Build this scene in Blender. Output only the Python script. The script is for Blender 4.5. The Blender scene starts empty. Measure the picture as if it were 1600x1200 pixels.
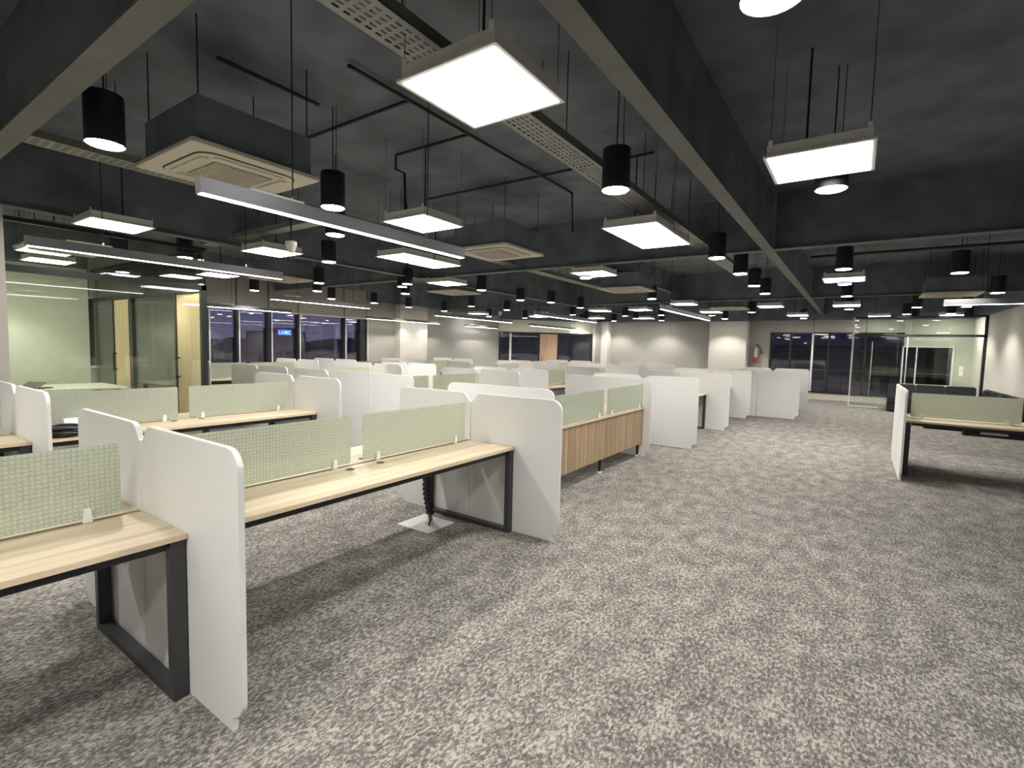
import bpy, bmesh, math, random
from mathutils import Vector, Matrix
random.seed(7)
S = bpy.context.scene
COL = S.collection

# ------------------------------------------------------------------ camera, world, exposure
F_PX, YAW, PITCH, ROLL, CAM_H = 777.51, 0.60433, 0.0727557, 0.0240869, 1.6
cy_, sy_, cp_, sp_ = math.cos(YAW), math.sin(YAW), math.cos(PITCH), math.sin(PITCH)
fwd = Vector((-sy_*cp_, cy_*cp_, -sp_)); rgt = Vector((cy_, sy_, 0)); up = rgt.cross(fwd)
r2 = math.cos(ROLL)*rgt + math.sin(ROLL)*up; u2 = -math.sin(ROLL)*rgt + math.cos(ROLL)*up
cam_data = bpy.data.cameras.new('camera'); cam = bpy.data.objects.new('camera', cam_data); COL.objects.link(cam)
cam_data.sensor_width = 36.0; cam_data.lens = 36.0*F_PX/1600.0; cam_data.clip_start = 0.05; cam_data.clip_end = 2000
m = Matrix((r2, u2, -fwd)).transposed().to_4x4(); m.translation = Vector((0, 0, CAM_H)); cam.matrix_world = m
S.camera = cam
S.view_settings.view_transform = 'Standard'; S.view_settings.look = 'None'
S.view_settings.gamma = 1.0; S.view_settings.use_curve_mapping = False
S.view_settings.exposure = 1.17
W = bpy.data.worlds.new('dusk'); S.world = W; W.use_nodes = True
nt = W.node_tree; nt.nodes.clear()
wo = nt.nodes.new('ShaderNodeOutputWorld'); bg = nt.nodes.new('ShaderNodeBackground')
tc = nt.nodes.new('ShaderNodeTexCoord'); sx = nt.nodes.new('ShaderNodeSeparateXYZ'); rp = nt.nodes.new('ShaderNodeValToRGB')
nt.links.new(tc.outputs['Generated'], sx.inputs[0]); nt.links.new(sx.outputs['Z'], rp.inputs[0])
rp.color_ramp.elements[0].position = 0.0; rp.color_ramp.elements[0].color = (0.175, 0.155, 0.24, 1)
rp.color_ramp.elements[1].position = 0.45; rp.color_ramp.elements[1].color = (0.06, 0.066, 0.12, 1)
nt.links.new(rp.outputs[0], bg.inputs[0]); bg.inputs[1].default_value = 0.42
nt.links.new(bg.outputs[0], wo.inputs[0])
E_PANEL, E_DOWN, E_LINE, W_DOWN = 9.0, 20.0, 8.0, 60.0

# ------------------------------------------------------------------ materials
MATS = {}
def N(t, typ, **kw):
    n = t.nodes.new(typ)
    for k, v in kw.items(): setattr(n, k, v)
    return n
def newmat(name):
    mt = bpy.data.materials.new(name); mt.use_nodes = True
    t = mt.node_tree; b = t.nodes['Principled BSDF']; MATS[name] = mt
    return mt, t, b
def plain(name, col, rough=0.6, metal=0.0, noise=0.0, nscale=40.0, bump=0.0, spec=0.5):
    mt, t, b = newmat(name)
    b.inputs['Roughness'].default_value = rough; b.inputs['Metallic'].default_value = metal
    b.inputs['Specular IOR Level'].default_value = spec
    tcn = N(t, 'ShaderNodeTexCoord'); nz = N(t, 'ShaderNodeTexNoise'); nz.inputs['Scale'].default_value = nscale
    t.links.new(tcn.outputs['Object'], nz.inputs['Vector'])
    rmp = N(t, 'ShaderNodeValToRGB')
    rmp.color_ramp.elements[0].position = 0.3; rmp.color_ramp.elements[1].position = 0.7
    rmp.color_ramp.elements[0].color = tuple(c*(1-noise) for c in col)+(1,)
    rmp.color_ramp.elements[1].color = tuple(min(1, c*(1+noise)) for c in col)+(1,)
    t.links.new(nz.outputs['Fac'], rmp.inputs[0]); t.links.new(rmp.outputs[0], b.inputs['Base Color'])
    if bump:
        bp = N(t, 'ShaderNodeBump'); bp.inputs['Strength'].default_value = bump; bp.inputs['Distance'].default_value = 0.002
        t.links.new(nz.outputs['Fac'], bp.inputs['Height']); t.links.new(bp.outputs[0], b.inputs['Normal'])
    return mt
def emit(name, col, s):
    mt, t, b = newmat(name)
    b.inputs['Base Color'].default_value = (0.8, 0.8, 0.8, 1)
    b.inputs['Emission Color'].default_value = col+(1,); b.inputs['Emission Strength'].default_value = s
    return mt
def wood(name, c1, c2, c3, axis=1, stretch=14.0, scale=3.0, rough=0.42):
    mt, t, b = newmat(name); b.inputs['Roughness'].default_value = rough
    tcn = N(t, 'ShaderNodeTexCoord'); mp = N(t, 'ShaderNodeMapping')
    sc = [scale*stretch]*3; sc[axis] = scale*0.55; mp.inputs['Scale'].default_value = sc
    oi = N(t, 'ShaderNodeObjectInfo'); ad = N(t, 'ShaderNodeVectorMath', operation='ADD')
    t.links.new(tcn.outputs['Object'], ad.inputs[0]); t.links.new(oi.outputs['Location'], ad.inputs[1])
    t.links.new(ad.outputs[0], mp.inputs['Vector'])
    n1 = N(t, 'ShaderNodeTexNoise'); n1.inputs['Scale'].default_value = 0.55; n1.inputs['Detail'].default_value = 6; n1.inputs['Distortion'].default_value = 0.6
    t.links.new(mp.outputs[0], n1.inputs['Vector'])
    r = N(t, 'ShaderNodeValToRGB'); e = r.color_ramp.elements
    e[0].position = 0.32; e[0].color = c1+(1,); e[1].position = 0.68; e[1].color = c3+(1,)
    k = e.new(0.5); k.color = c2+(1,)
    t.links.new(n1.outputs['Fac'], r.inputs[0]); t.links.new(r.outputs[0], b.inputs['Base Color'])
    return mt
def glass_mat(name, tint, refl=0.12, rough=0.02):
    mt, t, b = newmat(name); t.nodes.remove(b); out = t.nodes['Material Output']
    tr = N(t, 'ShaderNodeBsdfTransparent'); tr.inputs[0].default_value = tint+(1,)
    gl = N(t, 'ShaderNodeBsdfGlossy'); gl.inputs['Roughness'].default_value = rough; gl.inputs[0].default_value = (1, 1, 1, 1)
    fr = N(t, 'ShaderNodeFresnel'); fr.inputs[0].default_value = 1.5
    ma = N(t, 'ShaderNodeMath', operation='MULTIPLY_ADD'); ma.inputs[1].default_value = 0.9; ma.inputs[2].default_value = refl
    t.links.new(fr.outputs[0], ma.inputs[0])
    mx = N(t, 'ShaderNodeMixShader'); t.links.new(ma.outputs[0], mx.inputs[0]); t.links.new(tr.outputs[0], mx.inputs[1]); t.links.new(gl.outputs[0], mx.inputs[2])
    t.links.new(mx.outputs[0], out.inputs[0])
    return mt
def frost_mat(name):
    mt, t, b = newmat(name); t.nodes.remove(b); out = t.nodes['Material Output']
    tcn = N(t, 'ShaderNodeTexCoord')
    hs = []
    for ax in ('Y', 'Z'):
        w = N(t, 'ShaderNodeTexWave', wave_type='BANDS', bands_direction=ax); w.inputs['Scale'].default_value = 15.7
        w.inputs['Distortion'].default_value = 0.0; t.links.new(tcn.outputs['Object'], w.inputs['Vector']); hs.append(w)
    mul = N(t, 'ShaderNodeMath', operation='MINIMUM'); t.links.new(hs[0].outputs['Fac'], mul.inputs[0]); t.links.new(hs[1].outputs['Fac'], mul.inputs[1])
    nz = N(t, 'ShaderNodeTexNoise'); nz.inputs['Scale'].default_value = 55; t.links.new(tcn.outputs['Object'], nz.inputs['Vector'])
    ad = N(t, 'ShaderNodeMath', operation='MULTIPLY_ADD'); ad.inputs[1].default_value = 0.6
    t.links.new(nz.outputs['Fac'], ad.inputs[0]); t.links.new(mul.outputs[0], ad.inputs[2])
    bp = N(t, 'ShaderNodeBump'); bp.inputs['Strength'].default_value = 0.75; bp.inputs['Distance'].default_value = 0.004
    t.links.new(ad.outputs[0], bp.inputs['Height'])
    cr = N(t, 'ShaderNodeValToRGB'); cr.color_ramp.elements[0].position = 0.25; cr.color_ramp.elements[1].position = 0.75
    cr.color_ramp.elements[0].color = (0.52, 0.55, 0.485, 1); cr.color_ramp.elements[1].color = (0.70, 0.72, 0.645, 1)
    t.links.new(ad.outputs[0], cr.inputs[0])
    df = N(t, 'ShaderNodeBsdfDiffuse'); tl = N(t, 'ShaderNodeBsdfTranslucent'); gl = N(t, 'ShaderNodeBsdfGlossy'); tr = N(t, 'ShaderNodeBsdfTransparent')
    t.links.new(cr.outputs[0], df.inputs[0]); t.links.new(cr.outputs[0], tl.inputs[0]); tr.inputs[0].default_value = (0.78, 0.85, 0.7, 1)
    gl.inputs['Roughness'].default_value = 0.25
    for s in (df, tl, gl): t.links.new(bp.outputs[0], s.inputs['Normal'])
    m1 = N(t, 'ShaderNodeMixShader'); m1.inputs[0].default_value = 0.5; t.links.new(df.outputs[0], m1.inputs[1]); t.links.new(tl.outputs[0], m1.inputs[2])
    m2 = N(t, 'ShaderNodeMixShader'); m2.inputs[0].default_value = 0.30; t.links.new(m1.outputs[0], m2.inputs[1]); t.links.new(tr.outputs[0], m2.inputs[2])
    m3 = N(t, 'ShaderNodeMixShader'); m3.inputs[0].default_value = 0.06; t.links.new(m2.outputs[0], m3.inputs[1]); t.links.new(gl.outputs[0], m3.inputs[2])
    t.links.new(m3.outputs[0], out.inputs[0])
    return mt
def carpet_mat():
    mt, t, b = newmat('carpet'); b.inputs['Roughness'].default_value = 0.95; b.inputs['Specular IOR Level'].default_value = 0.1
    tcn = N(t, 'ShaderNodeTexCoord')
    def noise(sx_, sy_2, detail, dist=0.0):
        mp = N(t, 'ShaderNodeMapping'); mp.inputs['Scale'].default_value = (sx_, sy_2, 1)
        n = N(t, 'ShaderNodeTexNoise'); n.inputs['Scale'].default_value = 1.0; n.inputs['Detail'].default_value = detail; n.inputs['Distortion'].default_value = dist
        n.inputs['Roughness'].default_value = 0.65
        t.links.new(tcn.outputs['Object'], mp.inputs['Vector']); t.links.new(mp.outputs[0], n.inputs['Vector']); return n
    a = noise(68, 36, 4, 0.5); big = noise(7, 4, 5); fine = noise(210, 150, 2)
    m1 = N(t, 'ShaderNodeMath', operation='MULTIPLY_ADD'); m1.inputs[1].default_value = 0.40; t.links.new(big.outputs['Fac'], m1.inputs[0]); t.links.new(a.outputs['Fac'], m1.inputs[2])
    m2 = N(t, 'ShaderNodeMath', operation='MULTIPLY_ADD'); m2.inputs[1].default_value = 0.34; t.links.new(fine.outputs['Fac'], m2.inputs[0]); t.links.new(m1.outputs[0], m2.inputs[2])
    r = N(t, 'ShaderNodeValToRGB'); e = r.color_ramp.elements
    e[0].position = 0.74; e[0].color = (0.076, 0.071, 0.065, 1); e[1].position = 0.99; e[1].color = (0.32, 0.302, 0.275, 1)
    k = e.new(0.865); k.color = (0.145, 0.136, 0.125, 1)
    t.links.new(m2.outputs[0], r.inputs[0]); t.links.new(r.outputs[0], b.inputs['Base Color'])
    bp = N(t, 'ShaderNodeBump'); bp.inputs['Strength'].default_value = 0.5; bp.inputs['Distance'].default_value = 0.004
    t.links.new(m2.outputs[0], bp.inputs['Height']); t.links.new(bp.outputs[0], b.inputs['Normal'])
    return mt
carpet_mat()
plain('white_panel', (0.66, 0.66, 0.645), 0.45, noise=0.01)
plain('wall_grey', (0.33, 0.318, 0.29), 0.8, noise=0.04, nscale=9)
plain('wall_right', (0.55, 0.53, 0.48), 0.8, noise=0.03, nscale=9)
plain('wall_green', (0.62, 0.64, 0.53), 0.75, noise=0.03, nscale=6)
plain('wall_lounge', (0.42, 0.43, 0.36), 0.75, noise=0.03, nscale=6)
plain('spandrel', (0.33, 0.32, 0.29), 0.7, noise=0.03, nscale=6)
plain('black_ceiling', (0.145, 0.172, 0.205), 0.8, noise=0.25, nscale=2.5, bump=0.3)
plain('steel_black', (0.15, 0.16, 0.145), 0.6, noise=0.12, nscale=3)
plain('black_metal', (0.012, 0.012, 0.014), 0.45)
plain('grey_leg', (0.035, 0.036, 0.04), 0.4, noise=0.1)
plain('black_plastic', (0.01, 0.01, 0.011), 0.4)
plain('downlight_black', (0.008, 0.009, 0.02), 0.5)
plain('lamp_white', (0.72, 0.71, 0.68), 0.5)
plain('aluminium', (0.14, 0.14, 0.15), 0.4, metal=0.4)
plain('tray_metal', (0.30, 0.31, 0.29), 0.5, metal=0.3, noise=0.1, nscale=8)
plain('ac_cream', (0.60, 0.565, 0.47), 0.5)
plain('ac_grille', (0.30, 0.27, 0.21), 0.6)
plain('clip_white', (0.8, 0.79, 0.75), 0.4)
plain('edge_band', (0.62, 0.50, 0.36), 0.5, noise=0.05)
plain('frame_black', (0.012, 0.012, 0.014), 0.4)
plain('frame_white', (0.62, 0.62, 0.64), 0.5)
plain('leather', (0.012, 0.013, 0.017), 0.38, noise=0.15, nscale=30, bump=0.15)
plain('plate_metal', (0.62, 0.62, 0.6), 0.35, metal=0.35, noise=0.06, nscale=12)
plain('chrome', (0.7, 0.7, 0.72), 0.2, metal=1.0)
plain('red_paint', (0.45, 0.03, 0.025), 0.4)
plain('silver_paint', (0.55, 0.50, 0.42), 0.4, metal=0.2)
plain('table_top', (0.55, 0.56, 0.48), 0.4)
plain('outside_ground', (0.26, 0.19, 0.27), 0.9, noise=0.4, nscale=0.05)
plain('outside_hill', (0.20, 0.19, 0.28), 0.9, noise=0.3, nscale=0.02)
plain('outside_building', (0.24, 0.17, 0.22), 0.8, noise=0.15, nscale=0.3)
plain('outside_pale', (0.42, 0.36, 0.42), 0.8, noise=0.1, nscale=0.5)
plain('blue_board', (0.01, 0.05, 0.35), 0.5)
plain('corner_blue', (0.48, 0.53, 0.64), 0.7, noise=0.2, nscale=1.5)
wood('oak_light', (0.36, 0.285, 0.19), (0.455, 0.38, 0.265), (0.54, 0.465, 0.34), axis=1)
wood('oak_dark', (0.27, 0.18, 0.105), (0.36, 0.25, 0.155), (0.45, 0.335, 0.215), axis=2, scale=2.2)
wood('oak_door', (0.46, 0.36, 0.20), (0.54, 0.43, 0.25), (0.60, 0.49, 0.30), axis=2, scale=2.0)
wood('oak_door_red', (0.46, 0.29, 0.19), (0.54, 0.36, 0.24), (0.60, 0.42, 0.29), axis=2, scale=2.0)
glass_mat('glass_clear', (0.90, 0.93, 0.88), 0.02)
glass_mat('glass_window', (0.78, 0.80, 0.88), 0.03)
frost_mat('glass_frosted')
emit('panel_glow', (1.0, 0.985, 0.94), E_PANEL)
emit('down_glow', (1.0, 0.93, 0.82), E_DOWN)
emit('line_glow', (1.0, 0.98, 0.95), E_LINE)
emit('blue_glow', (0.25, 0.55, 1.0), 1.4)
emit('town_glow', (1.0, 0.9, 0.75), 3.0)
emit('sign_blue_glow', (0.0, 0.06, 0.5), 0.35)

# ------------------------------------------------------------------ mesh helpers
class MB:
    def __init__(s): s.bm = bmesh.new()
    def box(s, x0, x1, y0, y1, z0, z1):
        v = [s.bm.verts.new(c) for c in ((x0,y0,z0),(x1,y0,z0),(x1,y1,z0),(x0,y1,z0),(x0,y0,z1),(x1,y0,z1),(x1,y1,z1),(x0,y1,z1))]
        for f in ((0,3,2,1),(4,5,6,7),(0,1,5,4),(1,2,6,5),(2,3,7,6),(3,0,4,7)): s.bm.faces.new([v[i] for i in f])
        return s
    def prism(s, pts, plane, d0, d1):
        def P(u, w, d): return {'xz': (u, d, w), 'yz': (d, u, w), 'xy': (u, w, d)}[plane]
        a = [s.bm.verts.new(P(u, w, d0)) for u, w in pts]; b = [s.bm.verts.new(P(u, w, d1)) for u, w in pts]
        n = len(pts); s.bm.faces.new(a); s.bm.faces.new(b[::-1])
        for i in range(n): s.bm.faces.new((a[i], b[i], b[(i+1) % n], a[(i+1) % n]))
        return s
    def cyl(s, c, r, z0, z1, n=20, r1=None, caps=True):
        r1 = r if r1 is None else r1
        A = [(math.cos(2*math.pi*i/n), math.sin(2*math.pi*i/n)) for i in range(n)]
        a = [s.bm.verts.new((c[0]+r*p, c[1]+r*q, z0)) for p, q in A]; b = [s.bm.verts.new((c[0]+r1*p, c[1]+r1*q, z1)) for p, q in A]
        for i in range(n): s.bm.faces.new((a[i], a[(i+1) % n], b[(i+1) % n], b[i]))
        if caps: s.bm.faces.new(a[::-1]); s.bm.faces.new(b)
        return s
    def tube(s, pts, r, n=6):
        rings = []; pts = [Vector(p) for p in pts]
        for i, p in enumerate(pts):
            d = (pts[min(i+1, len(pts)-1)]-pts[max(i-1, 0)]).normalized()
            a = d.orthogonal().normalized() if abs(d.z) > 0.9 else d.cross(Vector((0, 0, 1))).normalized(); b = d.cross(a)
            rings.append([s.bm.verts.new(p+r*(math.cos(2*math.pi*k/n)*a+math.sin(2*math.pi*k/n)*b)) for k in range(n)])
        for A, B in zip(rings, rings[1:]):
            for k in range(n): s.bm.faces.new((A[k], A[(k+1) % n], B[(k+1) % n], B[k]))
        s.bm.faces.new(rings[0][::-1]); s.bm.faces.new(rings[-1])
        return s
    def lathe(s, prof, c=(0, 0), n=20):
        rings = [[s.bm.verts.new((c[0]+r*math.cos(2*math.pi*k/n), c[1]+r*math.sin(2*math.pi*k/n), z)) for k in range(n)] for r, z in prof]
        for A, B in zip(rings, rings[1:]):
            for k in range(n): s.bm.faces.new((A[k], A[(k+1) % n], B[(k+1) % n], B[k]))
        s.bm.faces.new(rings[0][::-1]); s.bm.faces.new(rings[-1])
        return s
    def mesh(s, name, mat, bevel=0.0, smooth=False):
        bmesh.ops.recalc_face_normals(s.bm, faces=s.bm.faces)
        if bevel: bmesh.ops.bevel(s.bm, geom=list(s.bm.edges), offset=bevel, segments=2, affect='EDGES', clamp_overlap=True)
        me = bpy.data.meshes.new(name); s.bm.to_mesh(me); s.bm.free(); me.materials.append(MATS[mat])
        if smooth: me.shade_smooth(); me.set_sharp_from_angle(angle=math.radians(40))
        return me
    def build(s, name, mat, parent=None, bevel=0.0, smooth=False, loc=None):
        return put(name, s.mesh(name, mat, bevel, smooth), parent, loc)
def put(name, me, parent=None, loc=None, rz=0.0):
    o = bpy.data.objects.new(name, me); COL.objects.link(o)
    if parent: o.parent = parent
    if loc: o.location = loc
    o.rotation_euler.z = rz
    return o
def tag(o, label, cat, group=None):
    o['label'] = label; o['category'] = cat
    if group: o['group'] = group
    return o
def thing(name, label, cat, loc=(0, 0, 0), rz=0.0, group=None):
    o = bpy.data.objects.new(name, None); COL.objects.link(o); o.location = loc; o.rotation_euler.z = rz
    o.empty_display_size = 0.1
    return tag(o, label, cat, group)
def struct(o): o['kind'] = 'structure'; return o
def sgroup(name, loc=(0, 0, 0)):
    o = bpy.data.objects.new(name, None); COL.objects.link(o); o.location = loc; o['kind'] = 'structure'; return o
def copy_tree(root, loc, rz=0.0, label=None, group=None):
    def cp(o, par):
        c = o.copy(); COL.objects.link(c); c.parent = par
        for ch in o.children: cp(ch, c)
        return c
    r = cp(root, None); r.location = loc; r.rotation_euler.z = rz
    if label: r['label'] = label
    if group: r['group'] = group
    return r
def rrect(x0, x1, y0, y1, r, n=5):
    pts = []
    for cx, cy, a0 in ((x1-r, y1-r, 0), (x0+r, y1-r, 90), (x0+r, y0+r, 180), (x1-r, y0+r, 270)):
        for i in range(n+1):
            a = math.radians(a0+90*i/n); pts.append((cx+r*math.cos(a), cy+r*math.sin(a)))
    return pts

# ------------------------------------------------------------------ room shell
XL, XR, YF, ZS = -13.2, 2.95, 21.0, 3.75
ZP = 2.85           # height to which walls are painted light; black paint above
struct(MB().box(XL-3, 8, -5, YF+3, -0.2, 0).build('floor', 'carpet'))
struct(MB().box(XL-3, 8, -5, YF+3, ZS, ZS+0.2).build('ceiling', 'black_ceiling'))
wl = sgroup('wall_left')
for nm, y0, y1 in (('wall_panel', -5, 3.55), ('wall_panel', 10.72, 18.0)):
    MB().box(XL-0.2, XL, y0, y1, 0, 3.0).build(nm, 'wall_green' if y0 < 0 else 'wall_grey', wl)
MB().box(XL-0.2, XL, 3.55, 10.72, 0, 1.0).build('sill_wall', 'wall_grey', wl)
for y0, y1 in ((3.57, 4.6), (4.63, 5.8), (5.83, 6.55), (6.58, 7.4), (7.43, 8.27), (8.3, 9.83), (9.86, 10.7)):
    MB().box(XL-0.15, XL-0.01, y0, y1, 2.42, 3.3).build('spandrel_panel', 'spandrel', wl, bevel=0.004)
MB().box(XL-0.2, XL-0.15, 3.55, 10.72, 2.42, 3.3).build('spandrel_backing', 'black_metal', wl)
MB().box(XL-0.2, XL, -5, 3.55, 3.0, ZS).build('upper_wall', 'black_ceiling', wl)
MB().box(XL-0.2, XL, 3.55, 10.72, 3.3, ZS).build('upper_wall', 'black_ceiling', wl)
MB().box(XL-0.2, XL, 10.72, 18.0, 3.0, ZS).build('upper_wall', 'black_ceiling', wl)
MB().box(XL, XL+0.28, 11.9, 13.2, 0, 2.98).build('column', 'wall_right', wl)
MB().box(XL, XL+0.3, 11.88, 13.22, 2.98, ZS).build('column_head', 'black_ceiling', wl)
MB().box(XL+0.002, XL+0.012, 13.2, 13.24, 1.9, 2.1).build('hinge', 'black_metal', wl)
# left windows
w1 = sgroup('window_1')
edges = [3.6, 4.62, 5.82, 6.57, 7.42, 8.28, 9.84, 10.68]
for a, b in zip(edges, edges[1:]):
    MB().box(XL-0.10, XL-0.09, a, b, 1.0, 2.42).build('pane', 'glass_window', w1)
for i, y in enumerate(edges):
    w = 0.11 if i in (2, 4) else 0.06
    MB().box(XL-0.13, XL+0.02, y-w/2, y+w/2, 1.0, 2.42).build('mullion', 'frame_black', w1)
    MB().box(XL-0.08, XL+0.03, y+w/2, y+w/2+0.03, 1.0, 2.40).build('mullion_cover', 'frame_white', w1)
MB().box(XL-0.13, XL+0.05, 3.55, 10.72, 0.97, 1.01).build('window_sill', 'frame_white', w1)
MB().box(XL-0.13, XL+0.02, 3.55, 10.72, 2.40, 2.44).build('head_rail', 'frame_white', w1)
MB().box(XL-0.3, XL-0.0, 10.45, 10.72, 1.0, 2.42).build('window_jamb', 'frame_black', w1)
# far wall
wf = sgroup('wall_far')
MB().box(-10.0, -2.73, YF, YF+0.2, 0, ZP).build('wall_panel', 'wall_grey', wf)
MB().box(-2.73, 1.25, YF, YF+0.2, 2.40, ZP).build('wall_panel', 'wall_grey', wf)
for x in (-1.35, 0.2): MB().box(x-0.008, x+0.008, YF-0.004, YF+0.01, 2.40, ZP).build('joint_strip', 'frame_black', wf)
MB().box(-2.73, 1.25, YF, YF+0.2, 0, 0.25).build('sill_wall', 'wall_right', wf)
MB().box(1.25, 2.95, YF, YF+0.2, 1.95, ZP).build('wall_panel', 'wall_lounge', wf)
MB().box(1.25, 2.95, YF, YF+0.2, 0, 0.7).build('wall_panel', 'wall_lounge', wf)
MB().box(2.5, 2.95, YF, YF+0.2, 0.7, 1.95).build('wall_panel', 'wall_lounge', wf)
MB().box(-13.4, 2.95, YF-0.05, YF+0.2, ZP, ZS).build('upper_wall', 'black_ceiling', wf)
struct(MB().box(-4.8, -3.46, YF-0.55, YF, 0, 2.80).build('trim_2', 'wall_right'))
MB().box(-4.8, -3.46, YF-0.55, YF, 2.80, ZS).build('pillar_head', 'black_ceiling', wf)
for a, b, d, mt in ((-10.0, -9.8, 0.1, 'wall_right'), (-9.4, -9.1, 0.5, 'wall_right'), (-9.8, -9.4, 0.25, 'wall_grey')):
    MB().box(a, b, YF-d, YF, 0, ZP).build('pilaster', mt, wf)
w2 = sgroup('window_2')
xs = [-2.70, -2.05, -1.35, -0.85, 0.2, 1.22]
for a, b in zip(xs, xs[1:]): MB().box(a, b, YF+0.09, YF+0.10, 0.25, 2.40).build('pane', 'glass_window', w2)
for i, x in enumerate(xs): MB().box(x-0.03, x+0.03, YF-0.02, YF+0.13, 0.25, 2.40).build('mullion', 'frame_white' if i in (2,) else 'frame_black', w2)
MB().box(-2.73, 1.25, YF-0.02, YF+0.13, 0.24, 0.30).build('bottom_rail', 'frame_black', w2)
MB().box(-2.73, 1.25, YF-0.02, YF+0.13, 2.36, 2.41).build('head_rail', 'frame_black', w2)
w3 = sgroup('window_3')
MB().box(1.25, 2.5, YF+0.09, YF+0.10, 0.7, 1.95).build('pane', 'glass_window', w3)
for a, b, c, d in ((1.22, 1.26, 0.7, 1.95), (2.48, 2.52, 0.7, 1.95), (1.58, 1.61, 0.7, 1.95), (1.22, 2.52, 1.93, 1.96), (1.22, 2.52, 0.68, 0.72)):
    MB().box(a, b, YF-0.03, YF+0.12, c, d).build('frame_bar', 'frame_white', w3)
# right wall
wr = sgroup('wall_right')
MB().box(XR, XR+0.2, 12.0, YF+0.2, 0, 2.82).build('wall_panel', 'wall_right', wr)
MB().box(XR, XR+0.2, 12.0, YF+0.2, 2.82, ZS).build('upper_wall', 'black_ceiling', wr)
MB().box(XR+0.2, 7.2, 12.0, 12.2, 0, ZS).build('return_wall', 'wall_right', wr)
MB().box(7.0, 7.2, -5, 12.0, 0, ZS).build('wall_panel', 'wall_right', wr)
struct(MB().box(XL-0.2, 7.2, -5.2, -5, 0, ZS).build('wall_near', 'wall_grey'))
# diagonal meeting-room front in the far left corner
A, B = Vector((XL, 18.0, 0)), Vector((-10.0, YF, 0)); L = (B-A).length; ang = math.atan2(B.y-A.y, B.x-A.x)
wd = sgroup('wall_corner', A); wd.rotation_euler.z = ang
MB().box(0, L, 0.0, 0.12, 2.32, ZP).build('wall_panel', 'wall_green', wd)
MB().box(0, L, 0.0, 0.12, ZP, ZS).build('upper_wall', 'black_ceiling', wd)
MB().box(0, L, 0.0, 0.10, 2.26, 2.32).build('head_rail', 'frame_black', wd)
for x in (0.03, 0.42*L, 0.62*L, L-0.03): MB().box(x-0.03, x+0.03, 0, 0.10, 0, 2.27).build('mullion', 'frame_black', wd)
MB().box(0.11*L, 0.13*L, 0.0, 0.08, 0, 2.27).build('mullion', 'frame_white', wd)
for a, b in ((0.03, 0.42*L-.03), (0.62*L+.03, L-0.03)): MB().box(a, b, 0.04, 0.05, 0, 2.26).build('pane', 'glass_window', wd)
wc = sgroup('wall_corner_room')
MB().box(XL-2.9, XL-2.7, 17.8, 23.8, 0, ZS).box(XL-2.9, -9.8, 23.6, 23.8, 0, ZS).box(-10.0, -9.8, YF+0.2, 23.6, 0, ZS).box(XL-2.7, XL-0.2, 17.8, 18.0, 0, ZS).build('wall_panel', 'corner_blue', wc)
d3 = sgroup('door_3', A); d3.rotation_euler.z = ang
MB().box(0.42*L+0.04, 0.62*L-0.04, 0.01, 0.06, 0.01, 2.25).build('leaf', 'oak_door_red', d3)
MB().tube([(0.42*L+0.12, 0.01, 0.95), (0.42*L+0.12, -0.05, 0.95), (0.42*L+0.12, -0.05, 1.3), (0.42*L+0.12, 0.01, 1.3)], 0.01).build('handle', 'black_metal', d3)

# ------------------------------------------------------------------ glass office on the left
XO, YO = -8.3, 3.66
gp = thing('glass_partition', 'tall clear glass office front with black transom bar', 'partition', (XO, 0, 0))
MB().box(-0.006, 0.006, 1.46, YO-0.05, 0.02, 2.36).build('pane', 'glass_clear', gp)
MB().box(-0.006, 0.006, 1.46, YO-0.02, 2.44, 2.95).build('upper_pane', 'glass_clear', gp)
MB().box(-0.04, 0.04, 1.40, YO, 2.36, 2.44).build('transom', 'frame_black', gp)
MB().box(-0.03, 0.03, 1.40, YO, 0, 0.05).build('bottom_rail', 'frame_black', gp)
MB().box(-0.04, 0.04, YO-0.07, YO, 0, 2.44).build('corner_post', 'frame_black', gp)
MB().box(-0.04, 0.04, 1.40, YO, 2.95, 3.0).build('head_rail', 'frame_black', gp)
gs = thing('glass_partition', 'glass side wall of the office between two oak doors', 'partition', (0, YO-0.03, 0))
MB().box(-11.05, XO-0.92, -0.006, 0.006, 0.05, 2.34).build('pane', 'glass_clear', gs)
MB().box(XL, -11.97, -0.006, 0.006, 0.05, 2.34).build('pane', 'glass_clear', gs)
MB().box(XL, XO-0.04, -0.006, 0.006, 2.42, 2.95).build('upper_pane', 'glass_clear', gs)
MB().box(XL, XO-0.04, -0.03, 0.03, 2.34, 2.42).build('transom', 'frame_black', gs)
MB().box(XL, XO-0.04, -0.03, 0.03, 2.95, 3.0).build('head_rail', 'frame_black', gs)
for x, w in ((-11.12, 0.16), (-12.0, 0.05), (XO-0.92, 0.05)): MB().box(x-w/2, x+w/2, -0.035, 0.035, 0, 2.36).build('post', 'frame_black', gs)
for k, (x0, x1) in enumerate(((XO-0.88, XO-0.06), (-11.95, -11.22))):
    d = sgroup('door_%d' % (k+1), (0, YO-0.03, 0))
    MB().box(x0, x1, -0.022, 0.022, 0.01, 2.33).build('leaf', 'oak_door', d)
    hx = x0+0.06
    MB().box(hx-.014, hx+.014, -0.085, -0.058, 0.97, 1.33).box(hx-.012, hx+.012, -0.06, -0.02, 0.985, 1.01).box(hx-.012, hx+.012, -0.06, -0.02, 1.29, 1.315).build('handle', 'black_metal', d)
struct(MB().box(XL, XO, 1.30, 1.40, 0, 3.0).build('wall_office', 'wall_green'))
struct(MB().box(-8.75, -7.75, 0.40, 1.375, 0, ZS).build('trim_1', 'wall_right'))
ot = thing('meeting_table', 'pale meeting table inside the glass office', 'table', (-11.2, 2.6, 0))
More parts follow.
